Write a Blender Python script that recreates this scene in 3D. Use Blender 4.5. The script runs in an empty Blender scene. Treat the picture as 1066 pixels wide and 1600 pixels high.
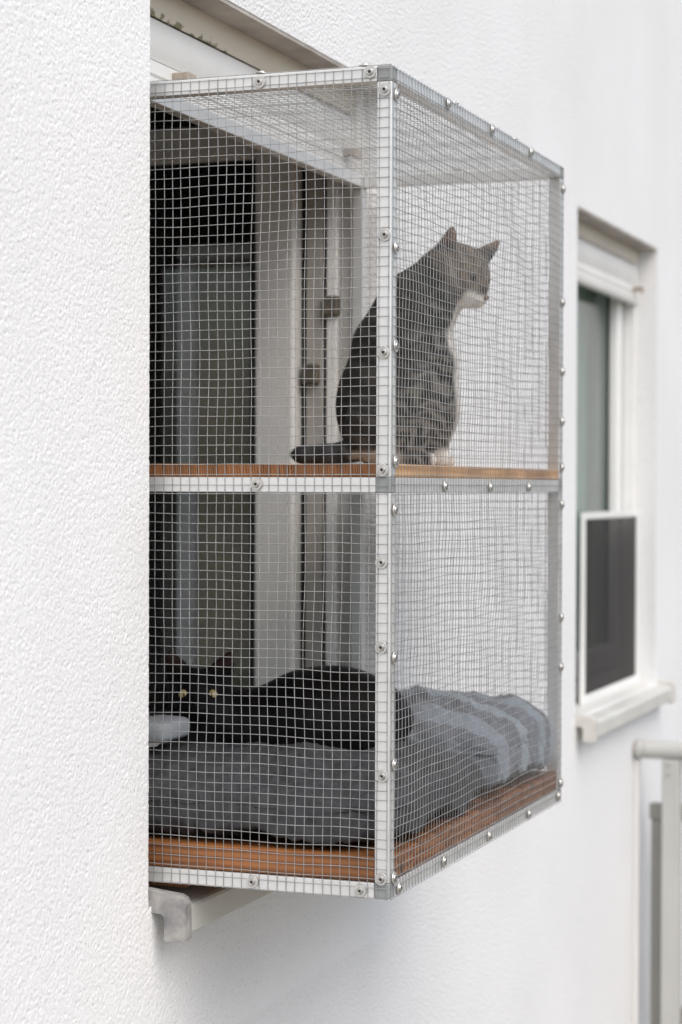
import bpy, bmesh, math, random
import numpy as np
from mathutils import Vector, Matrix

random.seed(7)
RNG = np.random.default_rng(11)
C = bpy.context.scene.collection
SC = bpy.context.scene

# ------------------------------------------------------------------ camera
YAW, PITCH, ROLL = 0.35413, -0.0125, 0.00325
CAM = Vector((1.1903, -2.5108, 1.5956))
fw = Vector((-math.sin(YAW) * math.cos(PITCH), math.cos(YAW) * math.cos(PITCH), math.sin(PITCH)))
rt = Vector((math.cos(YAW), math.sin(YAW), 0))
up = rt.cross(fw)
r2 = math.cos(ROLL) * rt + math.sin(ROLL) * up
u2 = -math.sin(ROLL) * rt + math.cos(ROLL) * up
cam_d = bpy.data.cameras.new('camera')
cam = bpy.data.objects.new('camera', cam_d)
C.objects.link(cam)
cam.matrix_world = Matrix(((r2.x, u2.x, -fw.x, CAM.x), (r2.y, u2.y, -fw.y, CAM.y), (r2.z, u2.z, -fw.z, CAM.z), (0, 0, 0, 1)))
cam_d.sensor_fit = 'VERTICAL'
cam_d.sensor_height = 36.0
cam_d.sensor_width = 24.0
cam_d.lens = 72.09
cam_d.clip_start = 0.05
cam_d.clip_end = 400
cam_d.dof.use_dof = True
cam_d.dof.focus_distance = 2.72
cam_d.dof.aperture_fstop = 5.0
SC.camera = cam

# ------------------------------------------------------------------ sky, sun, exposure
SUN_EL, SUN_AZ = math.radians(52), math.radians(128)      # azimuth clockwise from +Y
W = bpy.data.worlds.new('World')
SC.world = W
W.use_nodes = True
nt = W.node_tree
nt.nodes.clear()
sky = nt.nodes.new('ShaderNodeTexSky')
sky.sky_type = 'NISHITA'
sky.sun_disc = False
sky.sun_elevation = SUN_EL
sky.sun_rotation = SUN_AZ
sky.air_density = 1.0
sky.dust_density = 3.0
bg = nt.nodes.new('ShaderNodeBackground')
bg.inputs['Strength'].default_value = 0.15
wo = nt.nodes.new('ShaderNodeOutputWorld')
hs = nt.nodes.new('ShaderNodeHueSaturation')              # thin overcast: paler than the clear blue sky
hs.inputs['Saturation'].default_value = 0.68
nt.links.new(sky.outputs[0], hs.inputs['Color'])
nt.links.new(hs.outputs[0], bg.inputs[0])
nt.links.new(bg.outputs[0], wo.inputs[0])
sun_d = bpy.data.lights.new('sun', 'SUN')
sun_d.energy = 1.2
sun_d.angle = math.radians(60)
sun_d.color = (1.0, 0.965, 0.92)
sun = bpy.data.objects.new('sun', sun_d)
C.objects.link(sun)
sdir = Vector((math.sin(SUN_AZ) * math.cos(SUN_EL), math.cos(SUN_AZ) * math.cos(SUN_EL), math.sin(SUN_EL)))
sun.rotation_euler = (-sdir).to_track_quat('-Z', 'Y').to_euler()
sun.location = sdir * 30
SC.view_settings.view_transform = 'Standard'
SC.view_settings.look = 'None'
SC.view_settings.gamma = 1.0
SC.view_settings.use_curve_mapping = False
SC.view_settings.exposure = 0.44
SC.cycles.max_bounces = 8
SC.cycles.transparent_max_bounces = 24
SC.cycles.use_denoising = True

# ------------------------------------------------------------------ materials
def node_mat(name):
    m = bpy.data.materials.new(name)
    m.use_nodes = True
    t = m.node_tree
    b = t.nodes['Principled BSDF']
    return m, t, b

def mat(name, col, rough=0.6, metal=0.0, var=0.12, scale=8.0, bump=0.0, bscale=60.0, stretch=(1, 1, 1), col2=None, detail=6.0, spec=None, rvar=0.0):
    """Principled surface whose colour wanders between two tones, with optional fine relief."""
    m, t, b = node_mat(name)
    tc = t.nodes.new('ShaderNodeTexCoord')
    mp = t.nodes.new('ShaderNodeMapping')
    mp.inputs['Scale'].default_value = stretch
    t.links.new(tc.outputs['Object'], mp.inputs[0])
    n = t.nodes.new('ShaderNodeTexNoise')
    n.inputs['Scale'].default_value = scale
    n.inputs['Detail'].default_value = detail
    t.links.new(mp.outputs[0], n.inputs['Vector'])
    mr = t.nodes.new('ShaderNodeMapRange')
    mr.inputs[1].default_value = 0.32
    mr.inputs[2].default_value = 0.68
    t.links.new(n.outputs['Fac'], mr.inputs[0])
    mx = t.nodes.new('ShaderNodeMix')
    mx.data_type = 'RGBA'
    a = tuple(c * (1 - var) for c in col) + (1,)
    c2 = tuple(col2) + (1,) if col2 else tuple(min(1, c * (1 + var)) for c in col) + (1,)
    mx.inputs[6].default_value = a
    mx.inputs[7].default_value = c2
    t.links.new(mr.outputs[0], mx.inputs[0])
    t.links.new(mx.outputs[2], b.inputs['Base Color'])
    b.inputs['Roughness'].default_value = rough
    b.inputs['Metallic'].default_value = metal
    if spec is not None:
        b.inputs['Specular IOR Level'].default_value = spec
    if rvar:
        r = t.nodes.new('ShaderNodeMapRange')
        r.inputs[3].default_value = rough - rvar
        r.inputs[4].default_value = rough + rvar
        t.links.new(n.outputs['Fac'], r.inputs[0])
        t.links.new(r.outputs[0], b.inputs['Roughness'])
    if bump:
        n2 = t.nodes.new('ShaderNodeTexNoise')
        n2.inputs['Scale'].default_value = bscale
        n2.inputs['Detail'].default_value = 4
        t.links.new(mp.outputs[0], n2.inputs['Vector'])
        bp = t.nodes.new('ShaderNodeBump')
        bp.inputs['Strength'].default_value = 1.0
        bp.inputs['Distance'].default_value = bump
        t.links.new(n2.outputs['Fac'], bp.inputs['Height'])
        t.links.new(bp.outputs[0], b.inputs['Normal'])
    return m

def mat_wood(name, dark, light, axis, scale=1.0, rough=0.5, end=False):
    """Planed softwood: long fibres along one axis, ring bands across it."""
    m, t, b = node_mat(name)
    tc = t.nodes.new('ShaderNodeTexCoord')
    oi = t.nodes.new('ShaderNodeObjectInfo')
    ad = t.nodes.new('ShaderNodeVectorMath')
    ad.operation = 'MULTIPLY_ADD'
    ad.inputs[1].default_value = (1, 1, 1)
    sc = t.nodes.new('ShaderNodeVectorMath')
    sc.operation = 'SCALE'
    sc.inputs[0].default_value = (7.3, 3.1, 5.7)
    t.links.new(oi.outputs['Random'], sc.inputs['Scale'])
    t.links.new(tc.outputs['Object'], ad.inputs[0])
    t.links.new(sc.outputs[0], ad.inputs[2])
    mp = t.nodes.new('ShaderNodeMapping')
    s = [30 * scale] * 3
    s[axis] = 2.0 * scale
    mp.inputs['Scale'].default_value = s
    t.links.new(ad.outputs[0], mp.inputs[0])
    n = t.nodes.new('ShaderNodeTexNoise')
    n.inputs['Scale'].default_value = 1.6
    n.inputs['Detail'].default_value = 8
    n.inputs['Roughness'].default_value = 0.65
    n.inputs['Distortion'].default_value = 0.6
    t.links.new(mp.outputs[0], n.inputs['Vector'])
    wv = t.nodes.new('ShaderNodeTexWave')
    wv.wave_type = 'BANDS'
    wv.bands_direction = 'DIAGONAL' if end else 'Z'
    wv.inputs['Scale'].default_value = 0.9 if not end else 3.0
    wv.inputs['Distortion'].default_value = 5.0
    wv.inputs['Detail'].default_value = 3.0
    t.links.new(mp.outputs[0], wv.inputs['Vector'])
    ma = t.nodes.new('ShaderNodeMath')
    ma.operation = 'MULTIPLY_ADD'
    ma.inputs[1].default_value = 0.45
    t.links.new(wv.outputs['Fac'], ma.inputs[0])
    t.links.new(n.outputs['Fac'], ma.inputs[2])
    rp = t.nodes.new('ShaderNodeValToRGB')
    rp.color_ramp.elements[0].position = 0.35
    rp.color_ramp.elements[0].color = tuple(dark) + (1,)
    rp.color_ramp.elements[1].position = 0.95
    rp.color_ramp.elements[1].color = tuple(light) + (1,)
    t.links.new(ma.outputs[0], rp.inputs[0])
    vo = t.nodes.new('ShaderNodeTexVoronoi')               # knots
    mk = t.nodes.new('ShaderNodeMapping')
    ks = [13.0, 13.0, 13.0]
    ks[axis] = 5.0
    mk.inputs['Scale'].default_value = ks
    t.links.new(ad.outputs[0], mk.inputs[0])
    vo.inputs['Scale'].default_value = 1.0
    t.links.new(mk.outputs[0], vo.inputs['Vector'])
    kr = t.nodes.new('ShaderNodeMapRange')
    kr.inputs[1].default_value = 0.06
    kr.inputs[2].default_value = 0.14
    kr.inputs[3].default_value = 0.28
    kr.inputs[4].default_value = 1.0
    t.links.new(vo.outputs['Distance'], kr.inputs[0])
    wn = t.nodes.new('ShaderNodeTexNoise')                 # weathering in broad patches
    wn.inputs['Scale'].default_value = 11
    wn.inputs['Detail'].default_value = 5
    t.links.new(ad.outputs[0], wn.inputs['Vector'])
    wr_ = t.nodes.new('ShaderNodeMapRange')
    wr_.inputs[1].default_value = 0.3
    wr_.inputs[2].default_value = 0.7
    wr_.inputs[3].default_value = 0.68
    wr_.inputs[4].default_value = 1.22
    t.links.new(wn.outputs['Fac'], wr_.inputs[0])
    kv = t.nodes.new('ShaderNodeMath')
    kv.operation = 'MULTIPLY'
    t.links.new(kr.outputs[0], kv.inputs[0])
    t.links.new(wr_.outputs[0], kv.inputs[1])
    hv = t.nodes.new('ShaderNodeHueSaturation')
    vr = t.nodes.new('ShaderNodeMapRange')
    vr.inputs[3].default_value = 0.8
    vr.inputs[4].default_value = 1.2
    t.links.new(oi.outputs['Random'], vr.inputs[0])
    vv = t.nodes.new('ShaderNodeMath')
    vv.operation = 'MULTIPLY'
    t.links.new(vr.outputs[0], vv.inputs[0])
    t.links.new(kv.outputs[0], vv.inputs[1])
    t.links.new(vv.outputs[0], hv.inputs['Value'])
    t.links.new(rp.outputs[0], hv.inputs['Color'])
    t.links.new(hv.outputs[0], b.inputs['Base Color'])
    b.inputs['Roughness'].default_value = rough
    bp = t.nodes.new('ShaderNodeBump')
    bp.inputs['Strength'].default_value = 0.6
    bp.inputs['Distance'].default_value = 0.0006
    t.links.new(n.outputs['Fac'], bp.inputs['Height'])
    t.links.new(bp.outputs[0], b.inputs['Normal'])
    return m

def mat_glass(name, tint=(0.975, 0.985, 0.978)):
    m = bpy.data.materials.new(name)
    m.use_nodes = True
    t = m.node_tree
    t.nodes.clear()
    o = t.nodes.new('ShaderNodeOutputMaterial')
    tr = t.nodes.new('ShaderNodeBsdfTransparent')
    tr.inputs[0].default_value = tuple(tint) + (1,)
    gl = t.nodes.new('ShaderNodeBsdfGlossy')
    gl.inputs['Roughness'].default_value = 0.015
    fr = t.nodes.new('ShaderNodeFresnel')
    fr.inputs[0].default_value = 1.55
    mu = t.nodes.new('ShaderNodeMath')
    mu.operation = 'MULTIPLY'
    mu.inputs[1].default_value = 0.7
    t.links.new(fr.outputs[0], mu.inputs[0])
    mx = t.nodes.new('ShaderNodeMixShader')
    t.links.new(mu.outputs[0], mx.inputs[0])
    t.links.new(tr.outputs[0], mx.inputs[1])
    t.links.new(gl.outputs[0], mx.inputs[2])
    t.links.new(mx.outputs[0], o.inputs[0])
    return m

def mat_net(name, col, cover):
    m = bpy.data.materials.new(name)
    m.use_nodes = True
    t = m.node_tree
    b = t.nodes['Principled BSDF']
    b.inputs['Base Color'].default_value = tuple(col) + (1,)
    b.inputs['Roughness'].default_value = 0.7
    b.inputs['Alpha'].default_value = cover
    tc = t.nodes.new('ShaderNodeTexCoord')
    wv = t.nodes.new('ShaderNodeTexWave')
    wv.wave_type = 'RINGS'
    wv.inputs['Scale'].default_value = 7.0
    wv.inputs['Distortion'].default_value = 3.0
    wv.inputs['Detail'].default_value = 1.0
    mp = t.nodes.new('ShaderNodeMapping')
    mp.inputs['Scale'].default_value = (1, 1.6, 0.7)
    t.links.new(tc.outputs['Object'], mp.inputs[0])
    t.links.new(mp.outputs[0], wv.inputs['Vector'])
    mr = t.nodes.new('ShaderNodeMapRange')
    mr.inputs[3].default_value = cover - 0.05
    mr.inputs[4].default_value = cover + 0.05
    t.links.new(wv.outputs['Fac'], mr.inputs[0])
    t.links.new(mr.outputs[0], b.inputs['Alpha'])
    return m

def mat_coat(name, rough=0.75, sheen=0.06):
    m, t, b = node_mat(name)
    at = t.nodes.new('ShaderNodeAttribute')
    at.attribute_name = 'Coat'
    n = t.nodes.new('ShaderNodeTexNoise')
    n.inputs['Scale'].default_value = 260
    n.inputs['Detail'].default_value = 3
    mr = t.nodes.new('ShaderNodeMapRange')
    mr.inputs[1].default_value = 0.3
    mr.inputs[2].default_value = 0.7
    mr.inputs[3].default_value = 0.65
    mr.inputs[4].default_value = 1.35
    t.links.new(n.outputs['Fac'], mr.inputs[0])
    mu = t.nodes.new('ShaderNodeVectorMath')
    mu.operation = 'SCALE'
    t.links.new(at.outputs['Color'], mu.inputs[0])
    t.links.new(mr.outputs[0], mu.inputs['Scale'])
    t.links.new(mu.outputs[0], b.inputs['Base Color'])
    b.inputs['Roughness'].default_value = rough
    b.inputs['Specular IOR Level'].default_value = 0.25
    b.inputs['Sheen Weight'].default_value = sheen
    return m

def mat_stucco(name, bump=0.0):
    """White scratch render: near-white, faint grey patches; grain relief where it is not modelled."""
    m, t, b = node_mat(name)
    tc = t.nodes.new('ShaderNodeTexCoord')
    n = t.nodes.new('ShaderNodeTexNoise')
    n.inputs['Scale'].default_value = 2.2
    n.inputs['Detail'].default_value = 6
    t.links.new(tc.outputs['Object'], n.inputs['Vector'])
    n3 = t.nodes.new('ShaderNodeTexNoise')
    n3.inputs['Scale'].default_value = 230
    n3.inputs['Detail'].default_value = 2
    t.links.new(tc.outputs['Object'], n3.inputs['Vector'])
    rp = t.nodes.new('ShaderNodeValToRGB')
    rp.color_ramp.elements[0].position = 0.3
    rp.color_ramp.elements[0].color = (0.79, 0.79, 0.785, 1)
    rp.color_ramp.elements[1].position = 0.7
    rp.color_ramp.elements[1].color = (0.84, 0.84, 0.84, 1)
    t.links.new(n.outputs['Fac'], rp.inputs[0])
    sp = t.nodes.new('ShaderNodeValToRGB')          # small dark specks
    sp.color_ramp.elements[0].position = 0.28
    sp.color_ramp.elements[0].color = (0.70, 0.70, 0.68, 1)
    sp.color_ramp.elements[1].position = 0.39
    sp.color_ramp.elements[1].color = (1, 1, 1, 1)
    t.links.new(n3.outputs['Fac'], sp.inputs[0])
    mu = t.nodes.new('ShaderNodeMix')
    mu.data_type = 'RGBA'
    mu.blend_type = 'MULTIPLY'
    mu.inputs[0].default_value = 1.0
    t.links.new(rp.outputs[0], mu.inputs[6])
    t.links.new(sp.outputs[0], mu.inputs[7])
    t.links.new(mu.outputs[2], b.inputs['Base Color'])
    b.inputs['Roughness'].default_value = 0.9
    b.inputs['Specular IOR Level'].default_value = 0.2
    if bump:
        n2 = t.nodes.new('ShaderNodeTexNoise')
        n2.inputs['Scale'].default_value = 170
        n2.inputs['Detail'].default_value = 3
        t.links.new(tc.outputs['Object'], n2.inputs['Vector'])
        bp = t.nodes.new('ShaderNodeBump')
        bp.inputs['Strength'].default_value = 1.0
        bp.inputs['Distance'].default_value = bump
        t.links.new(n2.outputs['Fac'], bp.inputs['Height'])
        t.links.new(bp.outputs[0], b.inputs['Normal'])
    return m

def mat_shutter(name, col, algae):
    m = mat(name, col, 0.45, var=0.05, scale=5)
    if not algae:
        return m
    t = m.node_tree
    b = t.nodes['Principled BSDF']
    src = b.inputs['Base Color'].links[0].from_socket
    tc = t.nodes.new('ShaderNodeTexCoord')
    n = t.nodes.new('ShaderNodeTexNoise')
    n.inputs['Scale'].default_value = 55
    n.inputs['Detail'].default_value = 6
    t.links.new(tc.outputs['Object'], n.inputs['Vector'])
    sx = t.nodes.new('ShaderNodeSeparateXYZ')
    t.links.new(tc.outputs['Object'], sx.inputs[0])
    z = t.nodes.new('ShaderNodeMapRange')            # growth hugs the lower edge of the slat
    z.inputs[1].default_value = algae[0]
    z.inputs[2].default_value = algae[1]
    z.inputs[3].default_value = 0.23
    z.inputs[4].default_value = -0.25
    t.links.new(sx.outputs[2], z.inputs[0])
    y = t.nodes.new('ShaderNodeMapRange')
    y.inputs[1].default_value = 0.3
    y.inputs[2].default_value = 0.42
    y.inputs[3].default_value = 0.0
    y.inputs[4].default_value = -0.3
    t.links.new(sx.outputs[1], y.inputs[0])
    a1 = t.nodes.new('ShaderNodeMath')
    t.links.new(n.outputs['Fac'], a1.inputs[0])
    t.links.new(z.outputs[0], a1.inputs[1])
    a2 = t.nodes.new('ShaderNodeMath')
    t.links.new(a1.outputs[0], a2.inputs[0])
    t.links.new(y.outputs[0], a2.inputs[1])
    rp = t.nodes.new('ShaderNodeValToRGB')
    rp.color_ramp.elements[0].position = 0.60
    rp.color_ramp.elements[0].color = (0, 0, 0, 1)
    rp.color_ramp.elements[1].position = 0.68
    rp.color_ramp.elements[1].color = (0.85, 0.85, 0.85, 1)
    t.links.new(a2.outputs[0], rp.inputs[0])
    mx = t.nodes.new('ShaderNodeMix')
    mx.data_type = 'RGBA'
    t.links.new(rp.outputs[0], mx.inputs[0])
    t.links.new(src, mx.inputs[6])
    mx.inputs[7].default_value = (0.16, 0.15, 0.06, 1)
    t.links.new(mx.outputs[2], b.inputs['Base Color'])
    return m

def mat_stripes(name, bands):
    """Woven cotton with broad stripes along Y (object space)."""
    m, t, b = node_mat(name)
    tc = t.nodes.new('ShaderNodeTexCoord')
    sx = t.nodes.new('ShaderNodeSeparateXYZ')
    t.links.new(tc.outputs['Object'], sx.inputs[0])
    n = t.nodes.new('ShaderNodeTexNoise')
    n.inputs['Scale'].default_value = 9
    t.links.new(tc.outputs['Object'], n.inputs['Vector'])
    ad = t.nodes.new('ShaderNodeMath')
    ad.operation = 'MULTIPLY_ADD'
    ad.inputs[1].default_value = 0.02
    t.links.new(n.outputs['Fac'], ad.inputs[0])
    t.links.new(sx.outputs[1], ad.inputs[2])
    mr = t.nodes.new('ShaderNodeMapRange')
    mr.inputs[1].default_value = -0.2
    mr.inputs[2].default_value = 0.2
    t.links.new(ad.outputs[0], mr.inputs[0])
    rp = t.nodes.new('ShaderNodeValToRGB')
    rp.color_ramp.interpolation = 'CONSTANT'
    el = rp.color_ramp.elements
    el[0].position = 0.0
    el[0].color = tuple(bands[0][1]) + (1,)
    el[1].position = bands[1][0]
    el[1].color = tuple(bands[1][1]) + (1,)
    for p, c in bands[2:]:
        e = el.new(p)
        e.color = tuple(c) + (1,)
    t.links.new(mr.outputs[0], rp.inputs[0])
    t.links.new(rp.outputs[0], b.inputs['Base Color'])
    b.inputs['Roughness'].default_value = 0.85
    b.inputs['Sheen Weight'].default_value = 0.2
    n2 = t.nodes.new('ShaderNodeTexNoise')
    n2.inputs['Scale'].default_value = 600
    t.links.new(tc.outputs['Object'], n2.inputs['Vector'])
    bp = t.nodes.new('ShaderNodeBump')
    bp.inputs['Distance'].default_value = 0.0004
    t.links.new(n2.outputs['Fac'], bp.inputs['Height'])
    t.links.new(bp.outputs[0], b.inputs['Normal'])
    return m

M = {}
M['stucco'] = mat_stucco('white_render', 0.0042)
M['stucco_fine'] = mat_stucco('white_render_modelled', 0.0010)
M['alu'] = mat('anodised_aluminium', (0.78, 0.78, 0.765), 0.40, 0.6, 0.04, 20, 0.00004, 500, (1, 1, 1), rvar=0.08)
M['connector'] = mat('grey_plastic', (0.27, 0.28, 0.28), 0.5, 0.0, 0.06, 40)
M['wire'] = mat('galvanised_wire', (0.37, 0.375, 0.37), 0.5, 0.5, 0.18, 40)
M['steel'] = mat('bright_steel', (0.55, 0.53, 0.50), 0.36, 1.0, 0.1, 60)
M['washer'] = mat('zinc_washer', (0.60, 0.59, 0.56), 0.38, 0.7, 0.1, 90)
M['dark'] = mat('dark_recess', (0.05, 0.045, 0.04), 0.6)
M['floor_wood'] = mat_wood('oiled_floor_board', (0.095, 0.032, 0.010), (0.28, 0.110, 0.035), 0, 1.0, 0.45)
M['shelf_wood'] = mat_wood('pine_shelf_long_edge', (0.42, 0.20, 0.075), (0.66, 0.38, 0.17), 1, 1.0, 0.5)
M['shelf_end'] = mat_wood('pine_shelf_end_grain', (0.045, 0.016, 0.005), (0.29, 0.115, 0.036), 2, 2.2, 0.6, True)
M['frame_white'] = mat('white_window_plastic', (0.80, 0.80, 0.78), 0.35, 0, 0.04, 6)
M['frame_cream'] = mat('cream_window_plastic', (0.72, 0.71, 0.68), 0.4, 0, 0.05, 6)
M['frame_shaded'] = mat('shaded_cream_plastic', (0.38, 0.36, 0.33), 0.5, 0, 0.1, 12)  # cream frame plastic, its shade mixed into a darker grey-brown
M['hinge'] = mat('dark_hinge', (0.13, 0.115, 0.09), 0.5, 0.2, 0.2, 40)
M['gasket'] = mat('black_rubber', (0.015, 0.015, 0.014), 0.7)
M['slat_beige'] = mat_shutter('beige_shutter', (0.68, 0.62, 0.52), (2.252, 2.272))
M['slat_plain'] = mat_shutter('beige_shutter_plain', (0.70, 0.65, 0.56), None)
M['slat_white'] = mat_shutter('white_shutter', (0.76, 0.75, 0.72), None)
M['soffit'] = mat('grey_brown_soffit', (0.42, 0.39, 0.35), 0.9, 0, 0.2, 12, 0.001, 150)  # darker grey-brown than the white wall
M['stopper'] = mat('taupe_plastic', (0.40, 0.34, 0.28), 0.5, 0, 0.15, 30)
M['sill'] = mat('coated_sill', (0.62, 0.62, 0.58), 0.38, 0.1, 0.06, 7, rvar=0.1)
M['cap_stained'] = mat('stained_sill_cap', (0.22, 0.22, 0.23), 0.6, 0.0, 0.25, 38, 0.0008, 120, col2=(0.40, 0.385, 0.365))
M['cap_white'] = mat('white_sill_cap', (0.60, 0.58, 0.54), 0.5, 0.0, 0.12, 30)
M['glass'] = mat_glass('window_glass')
M['net'] = mat_net('fly_net', (0.028, 0.024, 0.022), 0.60)
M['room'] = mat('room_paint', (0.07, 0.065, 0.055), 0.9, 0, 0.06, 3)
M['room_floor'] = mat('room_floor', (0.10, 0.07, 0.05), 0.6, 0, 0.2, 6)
M['cabinet_frame'] = mat('grey_blue_cabinet_frame', (0.76, 0.75, 0.80), 0.5, 0, 0.05, 6)
M['cabinet_door'] = mat('olive_cabinet_door', (0.36, 0.33, 0.25), 0.5, 0, 0.15, 4, col2=(0.52, 0.43, 0.30))
M['curtain'] = mat('sage_curtain', (0.66, 0.93, 0.83), 0.85, 0, 0.05, 10, 0.0004, 400)
def make_translucent(m, amount):
    t = m.node_tree
    b = t.nodes['Principled BSDF']
    src = b.inputs['Base Color'].links[0].from_socket
    tl = t.nodes.new('ShaderNodeBsdfTranslucent')
    mx = t.nodes.new('ShaderNodeMixShader')
    mx.inputs[0].default_value = amount
    t.links.new(src, tl.inputs[0])
    t.links.new(b.outputs[0], mx.inputs[1])
    t.links.new(tl.outputs[0], mx.inputs[2])
    t.links.new(mx.outputs[0], t.nodes['Material Output'].inputs[0])
make_translucent(M['curtain'], 0.35)
M['charcoal'] = mat('charcoal_cotton', (0.046, 0.046, 0.050), 0.85, 0, 0.32, 70, 0.0004, 600)
M['stripe'] = mat_stripes('striped_cotton', [(0, (0.125, 0.135, 0.156)), (0.12, (0.218, 0.249, 0.290)), (0.27, (0.135, 0.145, 0.166)), (0.45, (0.260, 0.301, 0.342)), (0.58, (0.135, 0.145, 0.172)), (0.72, (0.229, 0.270, 0.312)), (0.82, (0.125, 0.135, 0.156)), (0.9, (0.249, 0.290, 0.342))])
M['grey_cloth'] = mat('pale_grey_cloth', (0.36, 0.38, 0.40), 0.9, 0, 0.05, 10, 0.0004, 500)
M['rail'] = mat('cream_railing_paint', (0.50, 0.50, 0.475), 0.4, 0, 0.05, 5)
M['rail_dull'] = mat('dull_railing_paint', (0.34, 0.335, 0.30), 0.5, 0, 0.06, 5)
M['panel'] = mat('white_panel', (0.74, 0.73, 0.71), 0.6, 0, 0.03, 3)
M['ground'] = mat('pale_paving', (0.20, 0.185, 0.16), 0.9, 0, 0.15, 1.5, 0.004, 40)
M['coat'] = mat_coat('cat_coat')
M['coat_black'] = mat_coat('glossy_black_coat', 0.5, 0.03)
M['coat_black'].node_tree.nodes['Principled BSDF'].inputs['Specular IOR Level'].default_value = 0.14
M['eye_gold'] = mat('gold_eye', (0.62, 0.50, 0.20), 0.12, 0, 0.15, 300)
M['eye_dark'] = mat('dark_eye', (0.02, 0.02, 0.015), 0.1)
M['nose'] = mat('pink_nose', (0.24, 0.15, 0.13), 0.5)
M['whisker'] = mat('white_whisker', (0.8, 0.8, 0.78), 0.4)

# ------------------------------------------------------------------ helpers
def link(name, me, parent=None, m=None, loc=None):
    o = bpy.data.objects.new(name, me)
    C.objects.link(o)
    if parent is not None:
        o.parent = parent
    if m is not None and me is not None:
        for x in (m if isinstance(m, (list, tuple)) else [m]):
            me.materials.append(x)
    if loc is not None:
        o.location = loc
    return o

def thing(name, label, cat, loc=(0, 0, 0), rz=0.0, group=None):
    o = bpy.data.objects.new(name, None)
    C.objects.link(o)
    o.location = loc
    o.rotation_euler = (0, 0, rz)
    o.empty_display_size = 0.05
    o['label'] = label
    o['category'] = cat
    if group:
        o['group'] = group
    return o

def part(name, parent, me, m=None, loc=None, label=None, kind=None):
    o = link(name, me, parent, m, loc)
    if label:
        o['label'] = label
    if kind:
        o['kind'] = kind
    return o

def bm_mesh(bm, name, smooth=False):
    me = bpy.data.meshes.new(name)
    bm.normal_update()
    bm.to_mesh(me)
    bm.free()
    if smooth:
        me.shade_smooth()
    return me

def add_box(bm, x0, x1, y0, y1, z0, z1, bev=0.0, seg=2):
    vs = [bm.verts.new(p) for p in ((x0, y0, z0), (x1, y0, z0), (x1, y1, z0), (x0, y1, z0), (x0, y0, z1), (x1, y0, z1), (x1, y1, z1), (x0, y1, z1))]
    fs = [bm.faces.new([vs[i] for i in f]) for f in ((0, 3, 2, 1), (4, 5, 6, 7), (0, 1, 5, 4), (1, 2, 6, 5), (2, 3, 7, 6), (3, 0, 4, 7))]
    if bev:
        es = list({e for f in fs for e in f.edges})
        bmesh.ops.bevel(bm, geom=es, offset=bev, segments=seg, profile=0.5, affect='EDGES')

def box(x0, x1, y0, y1, z0, z1, bev=0.0, name='box', seg=2):
    bm = bmesh.new()
    add_box(bm, x0, x1, y0, y1, z0, z1, bev, seg)
    return bm_mesh(bm, name)

def prism(profile, axis, a0, a1, name='prism', smooth=False):
    """Extrude a closed 2-D profile along an axis (profile gives the other two, in order)."""
    bm = bmesh.new()
    def P(p, a):
        q = list(p)
        q.insert(axis, a)
        return q
    A = [bm.verts.new(P(p, a0)) for p in profile]
    B = [bm.verts.new(P(p, a1)) for p in profile]
    n = len(profile)
    for i in range(n):
        bm.faces.new((A[i], A[(i + 1) % n], B[(i + 1) % n], B[i]))
    bm.faces.new(A[::-1])
    bm.faces.new(B)
    bmesh.ops.recalc_face_normals(bm, faces=bm.faces)
    me = bm_mesh(bm, name)
    if smooth:
        me.shade_smooth()
        try:
            me.set_sharp_from_angle(angle=math.radians(40))
        except Exception:
            pass
    return me

def np_mesh(name, V, F, smooth=True):
    """V (n,3), F (m,k) with constant k."""
    me = bpy.data.meshes.new(name)
    V = np.ascontiguousarray(V, dtype=np.float32)
    F = np.ascontiguousarray(F, dtype=np.int32)
    m, k = F.shape
    me.vertices.add(len(V))
    me.vertices.foreach_set('co', V.ravel())
    me.loops.add(m * k)
    me.loops.foreach_set('vertex_index', F.ravel())
    me.polygons.add(m)
    me.polygons.foreach_set('loop_start', np.arange(0, m * k, k, dtype=np.int32))
    me.update(calc_edges=True)
    me.validate()
    if smooth:
        me.shade_smooth()
    return me

def blur(a, s):
    r = int(3 * s + 1)
    k = np.exp(-0.5 * (np.arange(-r, r + 1) / s) ** 2)
    k /= k.sum()
    for ax in (0, 1):
        a = np.apply_along_axis(lambda v: np.convolve(np.pad(v, r, mode='wrap'), k, mode='valid'), ax, a)
    return a

def lathe(profile, seg, name):
    """Revolve (r, h) around the local Z axis."""
    bm = bmesh.new()
    rings = []
    for r, h in profile:
        if r < 1e-6:
            rings.append([bm.verts.new((0, 0, h))])
        else:
            rings.append([bm.verts.new((r * math.cos(2 * math.pi * i / seg), r * math.sin(2 * math.pi * i / seg), h)) for i in range(seg)])
    for A, B in zip(rings, rings[1:]):
        for i in range(seg):
            j = (i + 1) % seg
            if len(A) == 1 and len(B) == 1:
                continue
            if len(A) == 1:
                bm.faces.new((A[0], B[i], B[j]))
            elif len(B) == 1:
                bm.faces.new((A[i], A[j], B[0]))
            else:
                bm.faces.new((A[i], A[j], B[j], B[i]))
    bmesh.ops.recalc_face_normals(bm, faces=bm.faces)
    me = bm_mesh(bm, name)
    return me

# ------------------------------------------------------------------ ground
g = link('ground', box(-60, 90, -80, 120, -0.4, 0.0, name='ground'), None, M['ground'])
g['kind'] = 'structure'

# ------------------------------------------------------------------ house
HOUSE_LABEL = 'white rendered house with two shuttered windows in its rough wall'
house = thing('house', HOUSE_LABEL, 'house')
WINS = [(-0.025, 0.955, 1.03, 2.300), (2.355, 3.312, 1.03, 2.278)]      # y0, y1, z0, z1 of the openings
WT = 0.25
PY0, PZ0, PZ1, PY1 = -0.62, 0.80, 2.300, 0.90                             # where the grain of the render is modelled

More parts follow.
